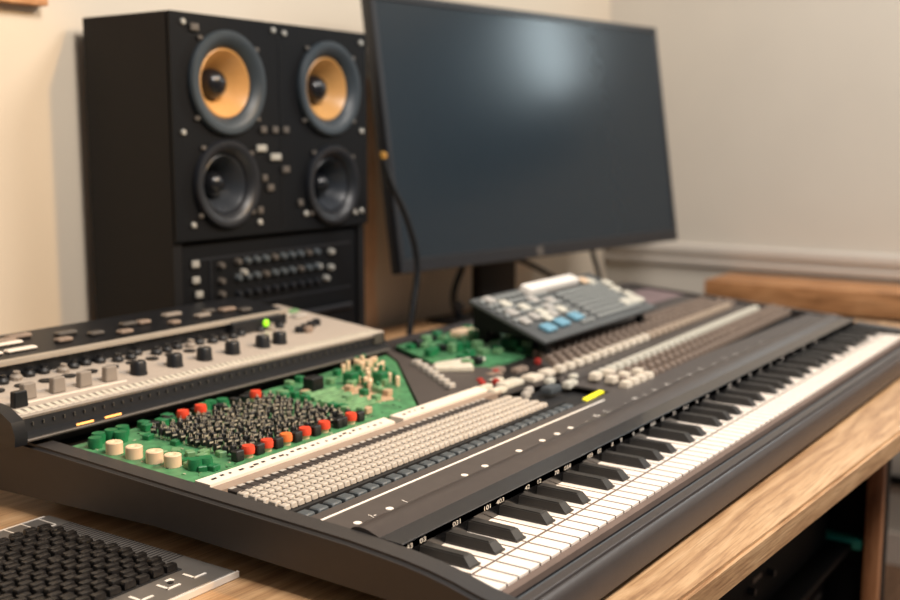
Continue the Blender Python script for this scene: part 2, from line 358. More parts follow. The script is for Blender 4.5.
# case tub: bottom, back and right wall
tub = MB().prism([(.035, -.035), (LX + .04, -.035), (rx(.66), .655), (.035, .655)], .006, .020, axis='Z').prism([(-.001, -.035), (.035, -.035), (.035, .655), (-.001, .655)], .018, .020, axis='Z')
tub.add([(-.001, .640, .02), (rx(.64), .640, .02), (rx(.64), .640, .0855), (-.001, .640, .0855), (-.001, .668, .02), (rx(.668), .668, .02), (rx(.668), .668, .0865), (-.001, .668, .0865)], [(0, 1, 2, 3), (4, 5, 6, 7), (3, 2, 6, 7), (0, 1, 5, 4), (1, 2, 6, 5), (0, 3, 7, 4)])
tub.add([(rx(.13) - .015, .13, .02), (rx(.13), .13, .02), (rx(.64), .64, .02), (rx(.64) - .015, .64, .02), (rx(.13) - .015, .13, .069), (rx(.13), .13, .069), (rx(.64), .64, .0855), (rx(.64) - .015, .64, .0855)], [(4, 5, 6, 7), (0, 1, 5, 4), (1, 2, 6, 5), (2, 3, 7, 6), (3, 0, 4, 7)])
part('case', tub, 'case', con)
for x in (.1, 1.4):
    for y in (.05, .6): part('foot', MB().cyl((x, y, 0), .014, .007, 16), 'dark', con)
# front rail with its grooves
part('front_rail', MB().prism([(-.036, .006), (-.0440, .008), (-.0435, .034), (-.0415, .0375), (-.0385, .0405), (-.0365, .0412), (-.0345, .0405), (-.0338, .0385), (-.0325, .0385), (-.0318, .0408), (-.0310, .0414), (-.0212, .0414), (-.0205, .0405), (-.0205, .030), (-.030, .006)], -.001, LX + .001), 'case', con)
part('rail_groove', MB().box((-.001, -.0204, .026), (LX, -.0083, .0345)), 'groove', con)
part('rail_bead', MB().prism([(-.0188, .034), (-.0188, .0385), (-.0180, .0392), (-.0170, .0392), (-.0162, .0385), (-.0162, .034)], -.001, LX), 'slate', con)
part('rail_lining', MB().box((-.001, -.0082, .026), (LX, .0005, .0412)), 'felt', con, label='dull brown felt strip')
# white and black keys
NW = 78; P = LX / NW
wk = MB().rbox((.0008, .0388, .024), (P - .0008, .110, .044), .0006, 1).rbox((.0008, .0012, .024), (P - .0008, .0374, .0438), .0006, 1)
wm = wk.mesh('white_key', ['white', 'gapshade'])
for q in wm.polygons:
    if abs(q.normal.x) > .6 or (abs(q.normal.y) > .6 and .03 < q.center.y < .06): q.material_index = 1  # wood-toned sides and seam, darkened so the gaps read as shaded lines
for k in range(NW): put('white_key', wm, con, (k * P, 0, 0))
bk = MB().add([(-.0085, .044, .0440), (.0085, .044, .0440), (.0085, .1016, .0440), (-.0085, .1016, .0440), (-.0085, .044, .0460), (.0085, .044, .0460), (.0082, .1016, .0460), (-.0082, .1016, .0460)],
              [(0, 1, 5, 4), (1, 2, 6, 5), (2, 3, 7, 6), (3, 0, 4, 7), (0, 3, 2, 1), (4, 5, 6, 7)])
bb = MB().add([(-.0078, .0455, .0460), (.0078, .0455, .0460), (.0076, .1016, .0460), (-.0076, .1016, .0460), (-.0058, .0535, .0545), (.0058, .0535, .0545), (.0060, .1016, .0550), (-.0060, .1016, .0550)],
              [(0, 1, 5, 4), (1, 2, 6, 5), (2, 3, 7, 6), (3, 0, 4, 7), (4, 5, 6, 7)]).bm()
bmesh.ops.bevel(bb, geom=[e for e in bb.edges if sum(v.co.z > .052 for v in e.verts) == 2], offset=.0012, segments=2, affect='EDGES')
bk.frombm(bb); bkm = bk.mesh('black_key', 'black')
idx = 0.0; seq = []
k = 0
while True:
    for g in ((3, 3, 2) if not seq else (3, 2)):
        for _ in range(g): seq.append(k); k += 2
        k += 1
    if k > NW - 4: break
for q in seq:
    if q < NW - 1: put('black_key', bkm, con, ((q + 1.8 if q == 0 else q + 2) * P - .0, 0, 0))
# glossy strip behind the keys with its tiny printed figures
part('fallboard', MB().prism([(.112, .020), (.1015, .0405), (.1015, .0638), (.125, .0638), (.125, .020)], -.001, rx(.11)), 'strip', con)
words = ['43', '03', '031', '101', '403', '42', '12', '70', '054', '103', '02', '0', '8', '0', '04', '003', '10', '31', '013', '0', '71', '3', '83', '05', '90', '2', '13', '01', '4', '33', '08']
xs = [.012, .033, .09, .145, .17, .225, .25, .29, .315, .37, .395, .43, .455, .49, .515, .55, .58, .62, .66, .70, .74, .78, .83, .87, .92, .97, 1.02, 1.08, 1.14, 1.2, 1.27]
for b, x in zip(words, xs):
    tx = MB(); marks_from_text(tx, b, .0066, lambda c, x=x: (x + c.x * 1.6, .1011, .0564 + c.y))
    part('printed_figure', tx, 'print', con, smooth=False)
# rounded ridge above
rp = [(.126, .0655), (.133, .0680), (.139, .0699), (.145, .0710), (.150, .0712), (.155, .0705), (.1585, .0690), (.160, .0670), (.160, .056), (.126, .056)]
part('ridge', MB().prism(rp, -.0005, rx(.13)), 'case', con)
part('ridge_shade_face', MB().prism([(.1015, .0636), (.1000, .0642), (.1008, .0648), (.126, .0658), (.126, .056), (.1015, .056)], -.0005, rx(.11)), 'rail', con, label='smooth front slope of the ridge, coloured dark for its shade')  # ridge's own front slope, its shade put into a darker material
# front deck panel (between ridge and key rows), with print
def slab(pts, t0, t1, off=0.0):
    n = len(pts); return MB().add([(x, y, dz(y) - t0 + off) for x, y in pts] + [(x, y, dz(y) + t1 + off) for x, y in pts], [tuple(range(n))[::-1], tuple(range(n, 2 * n))] + [(i, (i + 1) % n, n + (i + 1) % n, n + i) for i in range(n)])
part('front_panel', slab([(-.001, .162), (rx(.16) - .002, .162), (rx(.2) - .002, .196), (.66, .212), (-.001, .212)], .01, .0), 'deck', con)
part('base_panel', slab([(-.001, .2), (rx(.2) - .016, .2), (rx(.64) - .016, .640), (-.001, .640)], .026, -.014), 'pit', con)
part('printed_line', slab([(-.008, .1955), (.60, .1955), (.60, .1985), (-.008, .1985)], 0, .0004), 'print', con)
for x in (-.004 + .02, .066, .20, .241, .315, .37, .407, .442):
    part('printed_dot', MB().lathe([(.0042, 0), (.004, .0006)], (x, .1655, dz(.1655)), 14), 'print', con)
for x, b in ((.04, '/-'), (.092, '/'), (.48, '..'), (.515, '(5'), (.545, '7.'), (.60, '-'), (.635, 'M'), (.665, '('), (.70, '4'), (.745, 'A'), (.79, 'r'), (.83, '6'), (.88, 'T'), (.93, 'n'), (.98, '2'), (1.03, '3'), (1.09, '/'), (1.16, '4')):
    pm = MB(); marks_from_text(pm, b, .013, lambda c, x=x: (x + c.x, .162 + c.y, dz(.162 + c.y) + .0005))
    part('printed_figure', pm, 'print', con, smooth=False)
part('yellow_indicator', slab([(.577, .212), (.637, .216), (.639, .224), (.579, .220)], 0, .0025), 'yellow', con, label='small bright yellow indicator bar')
# cream and dark key rows (left half)
ck = MB().rbox((-.0047, -.0064, 0), (.0047, .0064, .0065), .0012, 1, tx=.0006, ty=.001)
ck.box((-.0010, .0012, .0060), (.0030, .0030, .0069), 1)
ckm = ck.mesh('cream_button', ['block', 'dkey'])
spots = []
for r in range(5):
    for c in range(51): spots.append((.007 + c * .0103 + (r % 2) * .002, .2515 + r * .0138, dz(.25 + r * .0138) - .004))
scatter('cream_button', ckm, spots, con)
dk = MB().rbox((-.0052, -.009, 0), (.0052, .009, .007), .001, 1).add([(-.004, .0035, .0072), (.004, .0035, .0072), (.004, .0085, .0074), (-.004, .0085, .0074)], [(0, 1, 2, 3)], 1)
dkm = dk.mesh('dark_button', ['dkey', 'pale'])
scatter('dark_button', dkm, [(.010 + c * .0125, .3185, dz(.3185) - .005) for c in range(39)], con)
sk = MB().rbox((-.0082, -.008, 0), (.0082, .008, .006), .0015, 1, tx=.001, ty=.001)
skm = sk.mesh('slate_button', 'slate')
scatter('slate_button', skm, [(.008 + c * .0205, .2245, dz(.2245) - .006) for c in range(27)], con)
part('slider_track', slab([(0, .2355), (.56, .2355), (.56, .2405), (0, .2405)], .012, -.001), 'pit', con)
# label strips
def label_strip(x0, x1, y0, y1):
    return slab([(x0, y0), (x1, y0), (x1 + .006, y1), (x0, y1)], .010, .002)
for x0, x1, marks in ((.002, .318, True), (.336, .536, False)):
    st = part('label_strip', label_strip(x0, x1, .349, .371), 'label', con)
    ik = MB(); rr = random.Random(11); x = x0 + .012
    while x < (x1 - .01 if marks else x0 + .06):
        y = rr.uniform(.355, .361); ln = rr.choice((.003, .005, .007))
        ik.add([(x, y, dz(y) + .0025), (x + ln, y, dz(y) + .0025), (x + ln + .001, y + .004, dz(y) + .0026), (x + .001, y + .004, dz(y) + .0026)], [(0, 1, 2, 3)]); x += rr.uniform(.007, .016)
    part('ink_marks', ik, 'ink', st, smooth=False)
part('strip_edge', slab([(-.001, .334), (.55, .334), (.55, .3485), (-.001, .3485)], .012, -.001), 'labelside', con)

# ---- first circuit board, on the left
pcb = part('circuit_board', slab([(0, .372), (.40, .374), (.60, .56), (.63, .602), (0, .572)], .006, 0), 'pcb', con)
tr = MB()
for lx in (-.003, 0, .003): tr.box((lx - .0006, -.0006, 0), (lx + .0006, .0006, .006), 1)
tr.lathe([(.0038, .0045), (.0040, .012), (.0030, .0135)], (0, 0, 0), 9).box((-.0030, -.0043, .006), (.0030, -.0026, .0125)).box((-.0028, -.0046, .0095), (.0028, -.0042, .0115), 1)
tr.box((-.0012, -.0004, .0134), (-.0004, .0004, .0175), 1).box((.0012, -.0004, .0134), (.0020, .0004, .0165), 1)
trm = tr.mesh('transistor', ['chip', 'lead'])
rr = random.Random(5); spots = []; rots = []
for r in range(12):
    for c in range(15):
        x = .088 + c * .0142 + rr.uniform(-.0022, .0022); y = .402 + r * .0118 + rr.uniform(-.002, .002)
        spots.append((x, y, dz(y) + rr.uniform(-.003, .001))); rots.append(rr.uniform(-.9, .9))
scatter('transistor', trm, spots, pcb, rots=rots)
rb = MB().lathe([(.0056, 0), (.0056, .003), (.0066, .0045)], (0, 0, 0), 16, mi=1).lathe([(.0074, .0045), (.0078, .010), (.0068, .0135)], (0, 0, 0), 16)
rbm = rb.mesh('red_trimmer', ['red', 'beige']); obm = rb.mesh('orange_trimmer', ['orange', 'beige'])
rxs = [.100, .130, .162, .195, .230, .281]
for i, x in enumerate(rxs): put('trimmer', rbm if i not in (2,) else obm, pcb, (x, .3905, dz(.39)))
for x, y in ((.146, .546), (.178, .549), (.275, .548)): put('trimmer', rbm, pcb, (x, y, dz(y) + .004), label=None)
bc = MB().rbox((-.0062, -.005, 0), (.0062, .005, .0125), .0012, 1); bcm = bc.mesh('black_capacitor', 'chip')
for x in [.082] + [(a + b) / 2 for a, b in zip(rxs, rxs[1:])] + [.296, .262]: put('black_capacitor', bcm, pcb, (x, .389, dz(.389)))
bg_ = MB().lathe([(.0095, 0), (.0095, .0125), (.0085, .0135), (.004, .0135), (.002, .0120)], (0, 0, 0), 20)
bgm = bg_.mesh('beige_capacitor', 'beige')
for x, y in ((.016, .515), (.0185, .485), (.0215, .455), (.025, .430)): put('beige_capacitor', bgm, pcb, (x, y, dz(y)))
gc = MB().lathe([(.008, 0), (.0085, .008), (.0075, .012), (.003, .012)], (0, 0, 0), 14); gcm = gc.mesh('green_capacitor', 'pcbd')
for x, y in ((.016, .548), (.030, .560), (.048, .560), (.066, .562), (.05, .545), (.032, .403), (.043, .399), (.20, .566), (.215, .57), (.232, .566)): put('green_capacitor', gcm, pcb, (x, y, dz(y)))
cb = MB().rbox((-.006, -.005, 0), (.006, .005, .009), .001, 1)
gbm = cb.mesh('green_block', 'pcbd'); lbm = cb.mesh('light_green_block', 'pcbl'); kbm = cb.mesh('black_block', 'chip'); cpm = cb.mesh('copper_block', 'copper')
rr = random.Random(21); spots = []
for i in range(46):
    x = rr.uniform(.31, .52); y = rr.uniform(.385, .585)
    if x - .40 > (y - .374) * 1.05 - .03: continue
    put(rr.choice(('green_block', 'chip_block')), rr.choice((gbm, lbm, lbm, cpm, gbm)), pcb, (x, y, dz(y)), (0, 0, rr.choice((0, 1.57))))
for i in range(26):
    x = rr.uniform(.09, .30); y = rr.uniform(.553, .573); put('green_block', rr.choice((gbm, gbm, kbm)), pcb, (x, y, dz(y)), (0, 0, rr.choice((0, 1.57))))
for i in range(16):
    x = rr.uniform(.03, .085); y = rr.uniform(.385, .53); put('green_block', rr.choice((gbm, lbm)), pcb, (x, y, dz(y) - .003), (0, 0, rr.uniform(0, 1.5)))
put('relay', MB().rbox((-.012, -.010, 0), (.012, .010, .02), .0015, 1).mesh('relay', 'chip'), pcb, (.378, .537, dz(.537)))
for x, y in ((.44, .52), (.47, .49)): put('green_relay', MB().rbox((-.009, -.009, 0), (.009, .009, .018), .0015, 1).mesh('green_relay', 'pcbd'), pcb, (x, y, dz(y)))
pads = MB(); rr2 = random.Random(31)
for i in range(420):
    x = rr2.uniform(.006, .56); y = rr2.uniform(.377, .568)
    if x > .385 + (y - .374) * 1.05: continue
    a, b = rr2.choice(((.0016, .0016), (.004, .0012), (.0012, .004), (.002, .0028)))
    pads.box((x, y, dz(y) - .0005), (x + a, y + b, dz(y + b) + .0006), rr2.choice((0, 1, 2)))
part('solder_pads', pads, ['lead', 'chip', 'pcbl'], pcb, kind='stuff', smooth=False)
part('copper_area', slab([(.38, .43), (.41, .42), (.47, .49), (.45, .53), (.40, .51)], 0, .0006), 'copper', pcb)
rib = MB()
for k in range(6):
    y = .425 + k * .017; x0 = .315 + k * .004
    rib.add([(x0, y, dz(y) + .001), (x0 + .062, y, dz(y) + .001), (x0 + .062, y + .009, dz(y) + .001), (x0, y + .009, dz(y) + .001), (x0, y + .002, dz(y) + .006), (x0 + .062, y + .002, dz(y) + .006), (x0 + .062, y + .007, dz(y) + .006), (x0, y + .007, dz(y) + .006)], [(4, 5, 6, 7), (0, 1, 5, 4), (1, 2, 6, 5), (2, 3, 7, 6), (3, 0, 4, 7)])
part('resistor_rows', rib, 'pcbl', pcb)
tall = MB().lathe([(.003, 0), (.0034, .013), (.002, .0145)], (0, 0, 0), 8); tlm = tall.mesh('diode', 'beige'); tl2 = tall.mesh('green_diode', 'pcbd')
for i in range(40):
    y = rr.uniform(.46, .60); x = .40 + (y - .42) * .75 + rr.uniform(-.03, .05); put('diode', rr.choice((tlm, tlm, tl2)), pcb, (x, y, dz(y)))

# ---- grey panel between the boards
mid = part('middle_panel', slab([(.405, .374), (.62, .374), (.66, .43), (.61, .47), (.625, .545), (.67, .635), (.66, .637), (.60, .556)], .006, .002), 'deck', con)
sm = MB().rbox((-.007, -.006, 0), (.007, .006, .008), .0012, 1)
sms = {k: sm.mesh('switch_' + k, k) for k in ('pale', 'cream2', 'chip', 'red', 'tan')}
for x, y, k in ((.46, .405, 'pale'), (.475, .425, 'pale'), (.49, .445, 'pale'), (.505, .465, 'pale'), (.52, .485, 'pale'), (.535, .505, 'pale'), (.55, .528, 'pale')):
    put('switch', sms[k], mid, (x + .045, y - .012, dz(y) + .002))
blk = MB().rbox((-.03, -.014, 0), (.03, .014, .010), .002, 1)
put('white_block', blk.mesh('white_block', 'cream2'), mid, (.605, .455, dz(.455) + .001), (0, 0, -.9))
# ---- second circuit board, behind
pcb2 = part('circuit_board', slab([(.635, .43), (.90, .43), (.96, .635), (.70, .635), (.628, .50)], .006, 0), 'pcb', con)
rr = random.Random(9)
for i in range(60):
    x = rr.uniform(.65, .90); y = rr.uniform(.45, .625)
    if x < .65 + (y - .5) * .4: continue
    mbk = rr.choice((gbm, lbm, lbm, gbm, kbm)); s = put('green_block', mbk, pcb2, (x, y, dz(y)), (0, 0, rr.choice((0, 1.57)))); s.scale = (1.5, 1.3, rr.uniform(.8, 1.8))
put('white_relay', MB().rbox((-.035, -.012, 0), (.035, .012, .012), .002, 1).mesh('white_relay', 'beige'), pcb2, (.86, .60, dz(.6)))
put('white_block', MB().rbox((-.045, -.010, 0), (.045, .010, .007), .002, 1).mesh('white_block2', 'cream2'), con, (.655, .475, dz(.475)), (0, 0, -.3))

# ---- cluster of caps and red switches at the middle
def cap(w, d, h): return MB().rbox((-w / 2, -d / 2, 0), (w / 2, d / 2, h), .003, 2, tx=.001, ty=.001)
for nm, k, x, y, w_, d_ in (('cap', 'cream2', .602, .352, .05, .022), ('cap', 'cream2', .552, .342, .036, .014), ('cap', 'cream', .656, .345, .034, .026), ('cap', 'cream', .702, .345, .032, .022),
                           ('cap', 'cream2', .655, .315, .02, .012), ('cap', 'tan', .63, .398, .03, .018), ('cap', 'tan', .662, .412, .03, .018), ('cap', 'cream2', .60, .375, .03, .014),
                           ('cap', 'slate', .615, .29, .034, .020), ('cap', 'cream2', .66, .283, .030, .014), ('cap', 'cream2', .702, .30, .018, .012), ('cap', 'tan', .69, .388, .034, .016),
                           ('cap', 'cream2', .555, .365, .03, .012), ('cap', 'pale', .585, .31, .018, .01), ('cap', 'pale', .56, .30, .018, .01)):
    put('cap', cap(w_, d_, .010).mesh('cap_' + k, k), con, (x, y, dz(y) - .007))
put('base_plate', slab([(.54, .325), (.78, .30), (.78, .43), (.63, .43), (.54, .372)], .004, -.004).mesh('base_plate', 'case'), con)
for x, y in ((.562, .375), (.575, .387), (.588, .368), (.752, .391), (.64, .40)): put('red_switch', cap(.012, .010, .010).mesh('red_switch', 'redd'), con, (x, y, dz(y) - .004))

# ---- knob rows on the right half
def rowy(y, x): return y + .035 * (x - .7)
kb = MB().lathe([(.0066, 0), (.0062, .009), (.0048, .0105)], (0, 0, 0), 10); kbm2 = kb.mesh('knob', 'tan')
crm = MB().rbox((-.010, -.008, 0), (.010, .008, .011), .003, 2, tx=.001, ty=.001); crm1 = crm.mesh('fader_cap', 'cream'); crm2 = crm.mesh('fader_cap_grey', 'cream2')
part('knob_panel', slab([(.66, .212), (1.565, .240), (1.60, .44), (.78, .43), (.72, .33), (.66, .30)], .006, -.003), 'deck', con)
part('groove_panel', slab([(.69, .285), (1.60, .312), (1.60, .345), (.70, .318)], .002, -.0015), 'case', con)
sp_k = []
for y, x0 in ((.420, .80), (.402, .79), (.384, .78), (.366, .76), (.349, .74), (.246, .73), (.226, .72)):
    x = x0
    while x < 1.56: yy = rowy(y, x) if y < .3 else y + .012 * (x - .7); sp_k.append((x, yy, dz(yy) - .003)); x += .0275
scatter('knob', kbm2, sp_k, con)
sp_c = []
x = .718
while x < 1.50: yy = .332 + .030 * max(x - .8, 0); sp_c.append((x, yy, dz(yy) - .002)); x += .0295
scatter('fader_cap', crm1, sp_c[:12], con)
scatter('fader_cap', crm.mesh('fader_cap_tan', 'tan2'), sp_c[12:], con)
sp_c = []
x = .715
while x < 1.50: yy = rowy(.268, x); sp_c.append((x, yy, dz(yy) - .002)); x += .027
scatter('fader_cap', crm2, sp_c, con)
sp_c = []
x = .692
while x < .80: sp_c.append((x, .208, dz(.208) - .002)); x += .025
while x < 1.53: yy = rowy(.204, x); sp_c.append((x, yy, dz(yy) - .004)); x += .025
scatter('fader_cap', crm1, sp_c[:4], con)
scatter('knob', kb.mesh('knob_front', 'tan'), sp_c[4:], con)
for x, y in ((.70, .262), (.735, .257), (.70, .235), (.735, .232), (.77, .226)): put('fader_cap', crm1, con, (x, y, dz(y)))
part('insert_panel', slab([(1.30, .50), (1.62, .50), (1.63, .60), (1.25, .60)], .004, -.002), 'pinkish', con)
part('rear_panel', slab([(.95, .445), (1.602, .45), (1.64, .636), (.972, .636), (.93, .5)], .006, -.003), 'deck', con)

# ------------------------------------------------------------------ synthesizer on the back left
sy = thing('synthesizer', 'silver and black synthesizer resting behind the green circuit board', 'synthesizer', (0, 0, 0))
X0, X1 = -.34, .640
part('body', MB().prism([(.604, .0885), (.598, .092), (.606, .096), (.611, .099), (.615, .117), (.640, .1185), (.845, .1400), (.845, .0885)], X0 + .30, X1), 'synthd', sy)
part('front_lip', MB().rbox((X0 + .302, .5965, .0900), (X1 - .006, .6035, .0935), .001, 1), 'dim', sy)
part('top_panel', MB().prism([(.614, .1175), (.616, .1195), (.640, .1215), (.845, .1430), (.845, .1405), (.640, .1190)], X0 + .303, X1 - .001), 'synth', sy)
part('ribbed_edge', MB().prism([(.6135, .113), (.6125, .116), (.614, .1185), (.630, .1215), (.630, .1175), (.616, .1165)], X0 + .304, X1 - .004), 'greycap', sy)
cheekp = [(.596, .0885), (.594, .100), (.600, .116), (.625, .1285), (.845, .150), (.845, .0885)]
part('side_cheek', MB().prism(cheekp, X0 + .285, X0 + .3015), 'synthd', sy)
def sz(y): return .1215 + .105 * (y - .64)
hood = MB().prism([(.742, .1325), (.742, .1545), (.845, .168), (.845, .142)], X0 + .303, .548)
part('hood', hood, 'synthd', sy)
part('light_bar', MB().rbox((X0 + .303, .7355, .1495), (.548, .7425, .1575), .002), 'bar', sy)
rr = random.Random(4)
for i in range(17):
    x = X0 + .33 + i * .031 + rr.uniform(-.006, .006); 
    yy = rr.uniform(.765, .825); zz = .1545 + .131 * (yy - .742)
    w_ = rr.uniform(.008, .02)
    put('hood_button', MB().rbox((-w_, -.007, 0), (w_, .007, .006), .002, 1).mesh('hood_button', rr.choice(('pale', 'greycap', 'tan', 'dim', 'dim'))), sy, (x, yy, zz))
for i in range(6): put('hood_button', MB().rbox((-.022, -.006, 0), (.022, .006, .004), .0015, 1).mesh('hood_strip', 'label'), sy, (-.02 + (i % 3) * .05, .772 + (i // 3) * .03, .1583 + .0039 * (i // 3)))
for i in range(26):
    x = -.02 + i * .0215; y = rr.uniform(.722, .738)
    put('jack', MB().lathe([(.008, 0), (.008, .005), (.0045, .008), (.0045, .011)], (0, 0, 0), 10).mesh('jack', 'synthd' if rr.random() < .82 else 'greycap'), sy, (x, y, sz(y)), (math.radians(12), 0, 0))
for i in range(10):
    x = .0 + i * .034; y = .706
    put('jack', MB().lathe([(.009, 0), (.009, .002), (.004, .003)], (0, 0, 0), 12).mesh('jack_low', 'synthd'), sy, (x, y, sz(y)))
kn = MB().lathe([(.0120, 0), (.0108, .004), (.0104, .015), (.0088, .0175)], (0, 0, 0), 16).box((-.0009, .001, .0172), (.0009, .008, .0180), 1)
knm = kn.mesh('knob', ['synthd', 'pale'])
for x in (.177, .239, .293, .347, .409, .445): put('knob', knm, sy, (x, .662, sz(.662)))
gk = MB().rbox((-.0095, -.005, 0), (.0095, .005, .019), .0012, 1, tx=.0012); gkm = gk.mesh('slider_cap', 'greycap')
for x in (.010, .051, .090, .129): put('slider_cap', gkm, sy, (x, .660, sz(.660)))
put('slider_cap', gk.mesh('slider_cap_dark', 'synthd'), sy, (-.016, .640, sz(.640)), label='black slider cap')
put('slot', MB().box((-.02, .646, sz(.646)), (.145, .650, sz(.648) + .0008)).mesh('slot', 'label'), sy)
skm2 = MB().lathe([(.0075, 0), (.0068, .008), (.005, .0095)], (0, 0, 0), 14).mesh('small_knob', 'synthd')
for x, y in ((.520, .690), (.541, .696), (.562, .702), (.582, .708)): put('small_knob', skm2, sy, (x, y, sz(y)))
put('switch', MB().rbox((-.008, -.006, 0), (.008, .006, .010), .002, 1).mesh('switch', 'tan'), sy, (.532, .682, sz(.682)))
put('meter', MB().rbox((-.055, -.012, 0), (.055, .012, .020), .002, 1).mesh('meter', 'synthd'), sy, (.47, .740, sz(.740)))
put('indicator_light', MB().lathe([(.0058, 0), (.0055, .002), (.003, .004)], (0, 0, 0), 16, '-Y').mesh('indicator_light', 'led'), sy, (.485, .7275, sz(.740) + .011), label='round green indicator light')
for x, y in ((.575, .775), (.60, .76), (.585, .80), (.61, .79)): put('side_button', MB().rbox((-.016, -.007, 0), (.016, .007, .005), .002, 1).mesh('side_button', rr.choice(('pcbl', 'pale', 'copper'))), sy, (x, y, sz(y)))
for x in (.043, .084): put('amber_slot', MB().box((-.012, 0, 0), (.012, .0012, .0024)).mesh('amber_slot', 'amber'), sy, (x, .5990, .0950), (math.radians(-20), 0, 0))
put('end_badge', MB().rbox((0, 0, 0), (.022, .002, .018), .001, 1).mesh('end_badge', 'dim'), sy, (.61, .6095, .101))
tick = MB()
for i in range(46): tick.box((-.02 + i * .0142, .6105, .1045), (-.0185 + i * .0142, .6125, .1085))
part('ribs', tick, 'dim', sy)
rb2 = MB()
for i in range(66):
    x = -.03 + i * .0100
    rb2.add([(x, .6140, .1189), (x + .0062, .6140, .1189), (x + .0062, .6285, .1219), (x, .6285, .1219), (x, .6140, .1184), (x + .0062, .6140, .1184), (x + .0062, .6285, .1214), (x, .6285, .1214)], [(0, 1, 2, 3), (4, 5, 1, 0), (5, 6, 2, 1), (6, 7, 3, 2), (7, 4, 0, 3)])
part('edge_ribs', rb2, 'cream2', sy, smooth=False)
for x in (.03, .58):
    part('foot', MB().cyl((x, .652, dz(.652) + .0030), .012, .0030, 14), 'dark', sy)
    part('foot', MB().cyl((x, .80, 0), .016, .089, 14), 'dark', sy)

# ------------------------------------------------------------------ pad panel on the desk, lower left
pd = thing('pad_controller', 'flat grey panel packed with black keys on the desk beside the console', 'controller', (-.2555, .432, 0))
part('plate', MB().rbox((-.25, -.148, .0005), (.2275, .146, .0075), .0015, 1), 'plate', pd)
part('edge_strip', MB().box((-.25, -.1505, .001), (.229, -.148, .0072)), 'plateedge', pd)
gr = MB()
for i in range(22): x = .21 - i * .0215; gr.box((x, .112, .0076), (x + .0016, .143, .0080))
gr.box((-.25, .1095, .0076), (.21, .112, .0081)).box((-.25, .143, .0076), (.220, .1455, .0081))
part('grid_lines', gr, 'plateedge', pd)
tk = MB()
for i in range(34): y = -.075 + i * .0054; tk.box((.205, y, .0076), (.226, y + .0012, .0079))
part('tick_marks', tk, 'ink', pd)
gl = MB()
rr = random.Random(8)
for i in range(8):
    x = .19 - i * .033
    gl.box((x, -.128, .0076), (x + .003, -.112, .0081)).box((x, -.1295, .0076), (x + .016, -.1265, .0081))
    if i % 2: gl.box((x + .012, -.116, .0076), (x + .020, -.110, .0081))
part('printed_figures', gl, 'print', pd)
for i in range(3): put('screw', MB().cyl((0, 0, 0), .003, .0012, 12).mesh('screw', 'ink'), pd, (.17 - i * .06, -.118, .0075))
part('key_bed', MB().box((-.25, -.102, .0075), (.199, .108, .0085)), 'pit', pd)
pk = MB().rbox((-.0074, -.0047, 0), (.0074, .0047, .008), .002, 2, tx=.001, ty=.0008); pkm = pk.mesh('pad_key', 'padkey')
spots = []
for r in range(19):
    for c in range(26): spots.append((.189 - c * .0172 - (.005 if r % 2 else 0), -.096 + r * .0110, .0083 + rr.uniform(-.0012, .0012)))
scatter('pad_key', pkm, spots, pd, keep=100)

# ------------------------------------------------------------------ small tilted mixer on the console
TA = math.atan2(.054, .137)
mx = thing('small_mixer', 'grey tilted mixer panel with blue buttons standing over the console', 'mixer', (.985, .395, .098), (0, 0, .02))
pan = D.objects.new('panel', MB().rbox((-.225, -.006, .005), (.225, .150, .0115), .0015).mesh('panel', 'mixer')); COL.objects.link(pan); pan.parent = mx; pan.rotation_euler = (TA, 0, 0)
part('under_shade_wedge', MB().prism([(.006, .003), (.140, .0555), (.140, .014), (.06, .010)], -.205, .215), 'dark', mx)  # dark wedge added to stand for the shaded void under the panel
for x in (-.19, .19):
    part('leg', MB().box((x - .008, .118, -.0105), (x + .008, .134, .046)), 'dark', mx)
    part('leg', MB().box((x - .008, .004, -.0195), (x + .008, .016, -.004)), 'dark', mx)
def onp(nm, me, u, v, lab=None): return put(nm, me, pan, (u, v, .0118), label=lab)
bb_ = MB().rbox((-.017, -.011, 0), (.017, .011, .007), .003, 2); blm = bb_.mesh('blue_button', 'blue')
for u, v in ((-.172, .022), (-.118, .026), (-.058, .030)): onp('button', blm, u, v, 'pale blue button')
wb = MB().rbox((-.012, -.010, 0), (.012, .010, .006), .003, 2); wbm = wb.mesh('white_button', 'cream2'); wgm = wb.mesh('grey_button', 'pale')
for u, v, k in ((-.17, .112, 1), (-.14, .090, 1), (-.155, .06, 0), (-.12, .066, 1), (-.10, .055, 0), (-.13, .048, 1), (-.08, .075, 0), (-.085, .105, 0), (-.19, .132, 0), (-.06, .06, 1), (-.045, .09, 0), (-.19, .085, 0), (-.195, .055, 0)):
    onp('button', wbm if k else wgm, u, v)
sbm = MB().rbox((-.005, -.0045, 0), (.005, .0045, .005), .0015, 1).mesh('small_button', 'greymid')
for r in range(7):
    for c in range(13): onp('small_button', sbm, .005 + c * .0145, .015 + r * .0145)
for r in range(8):
    for c in range(12):
        if not (r < 3 and c < 9): onp('small_button', sbm, -.212 + c * .0168, .012 + r * .0172)
for u, v in ((.165, .118), (.205, .10), (.195, .075), (.205, .05), (.15, .03), (.18, .03), (.205, .028)): onp('button', wbm, u, v)
onp('button', wb.mesh('orange_button', 'beige'), .15, .125, 'cream round button')
pan2 = put('white_bar', MB().rbox((-.095, -.012, 0), (.095, .012, .016), .004, 2).mesh('white_bar', 'print'), pan, (.015, .128, .0118), label='glossy white bar along the back')

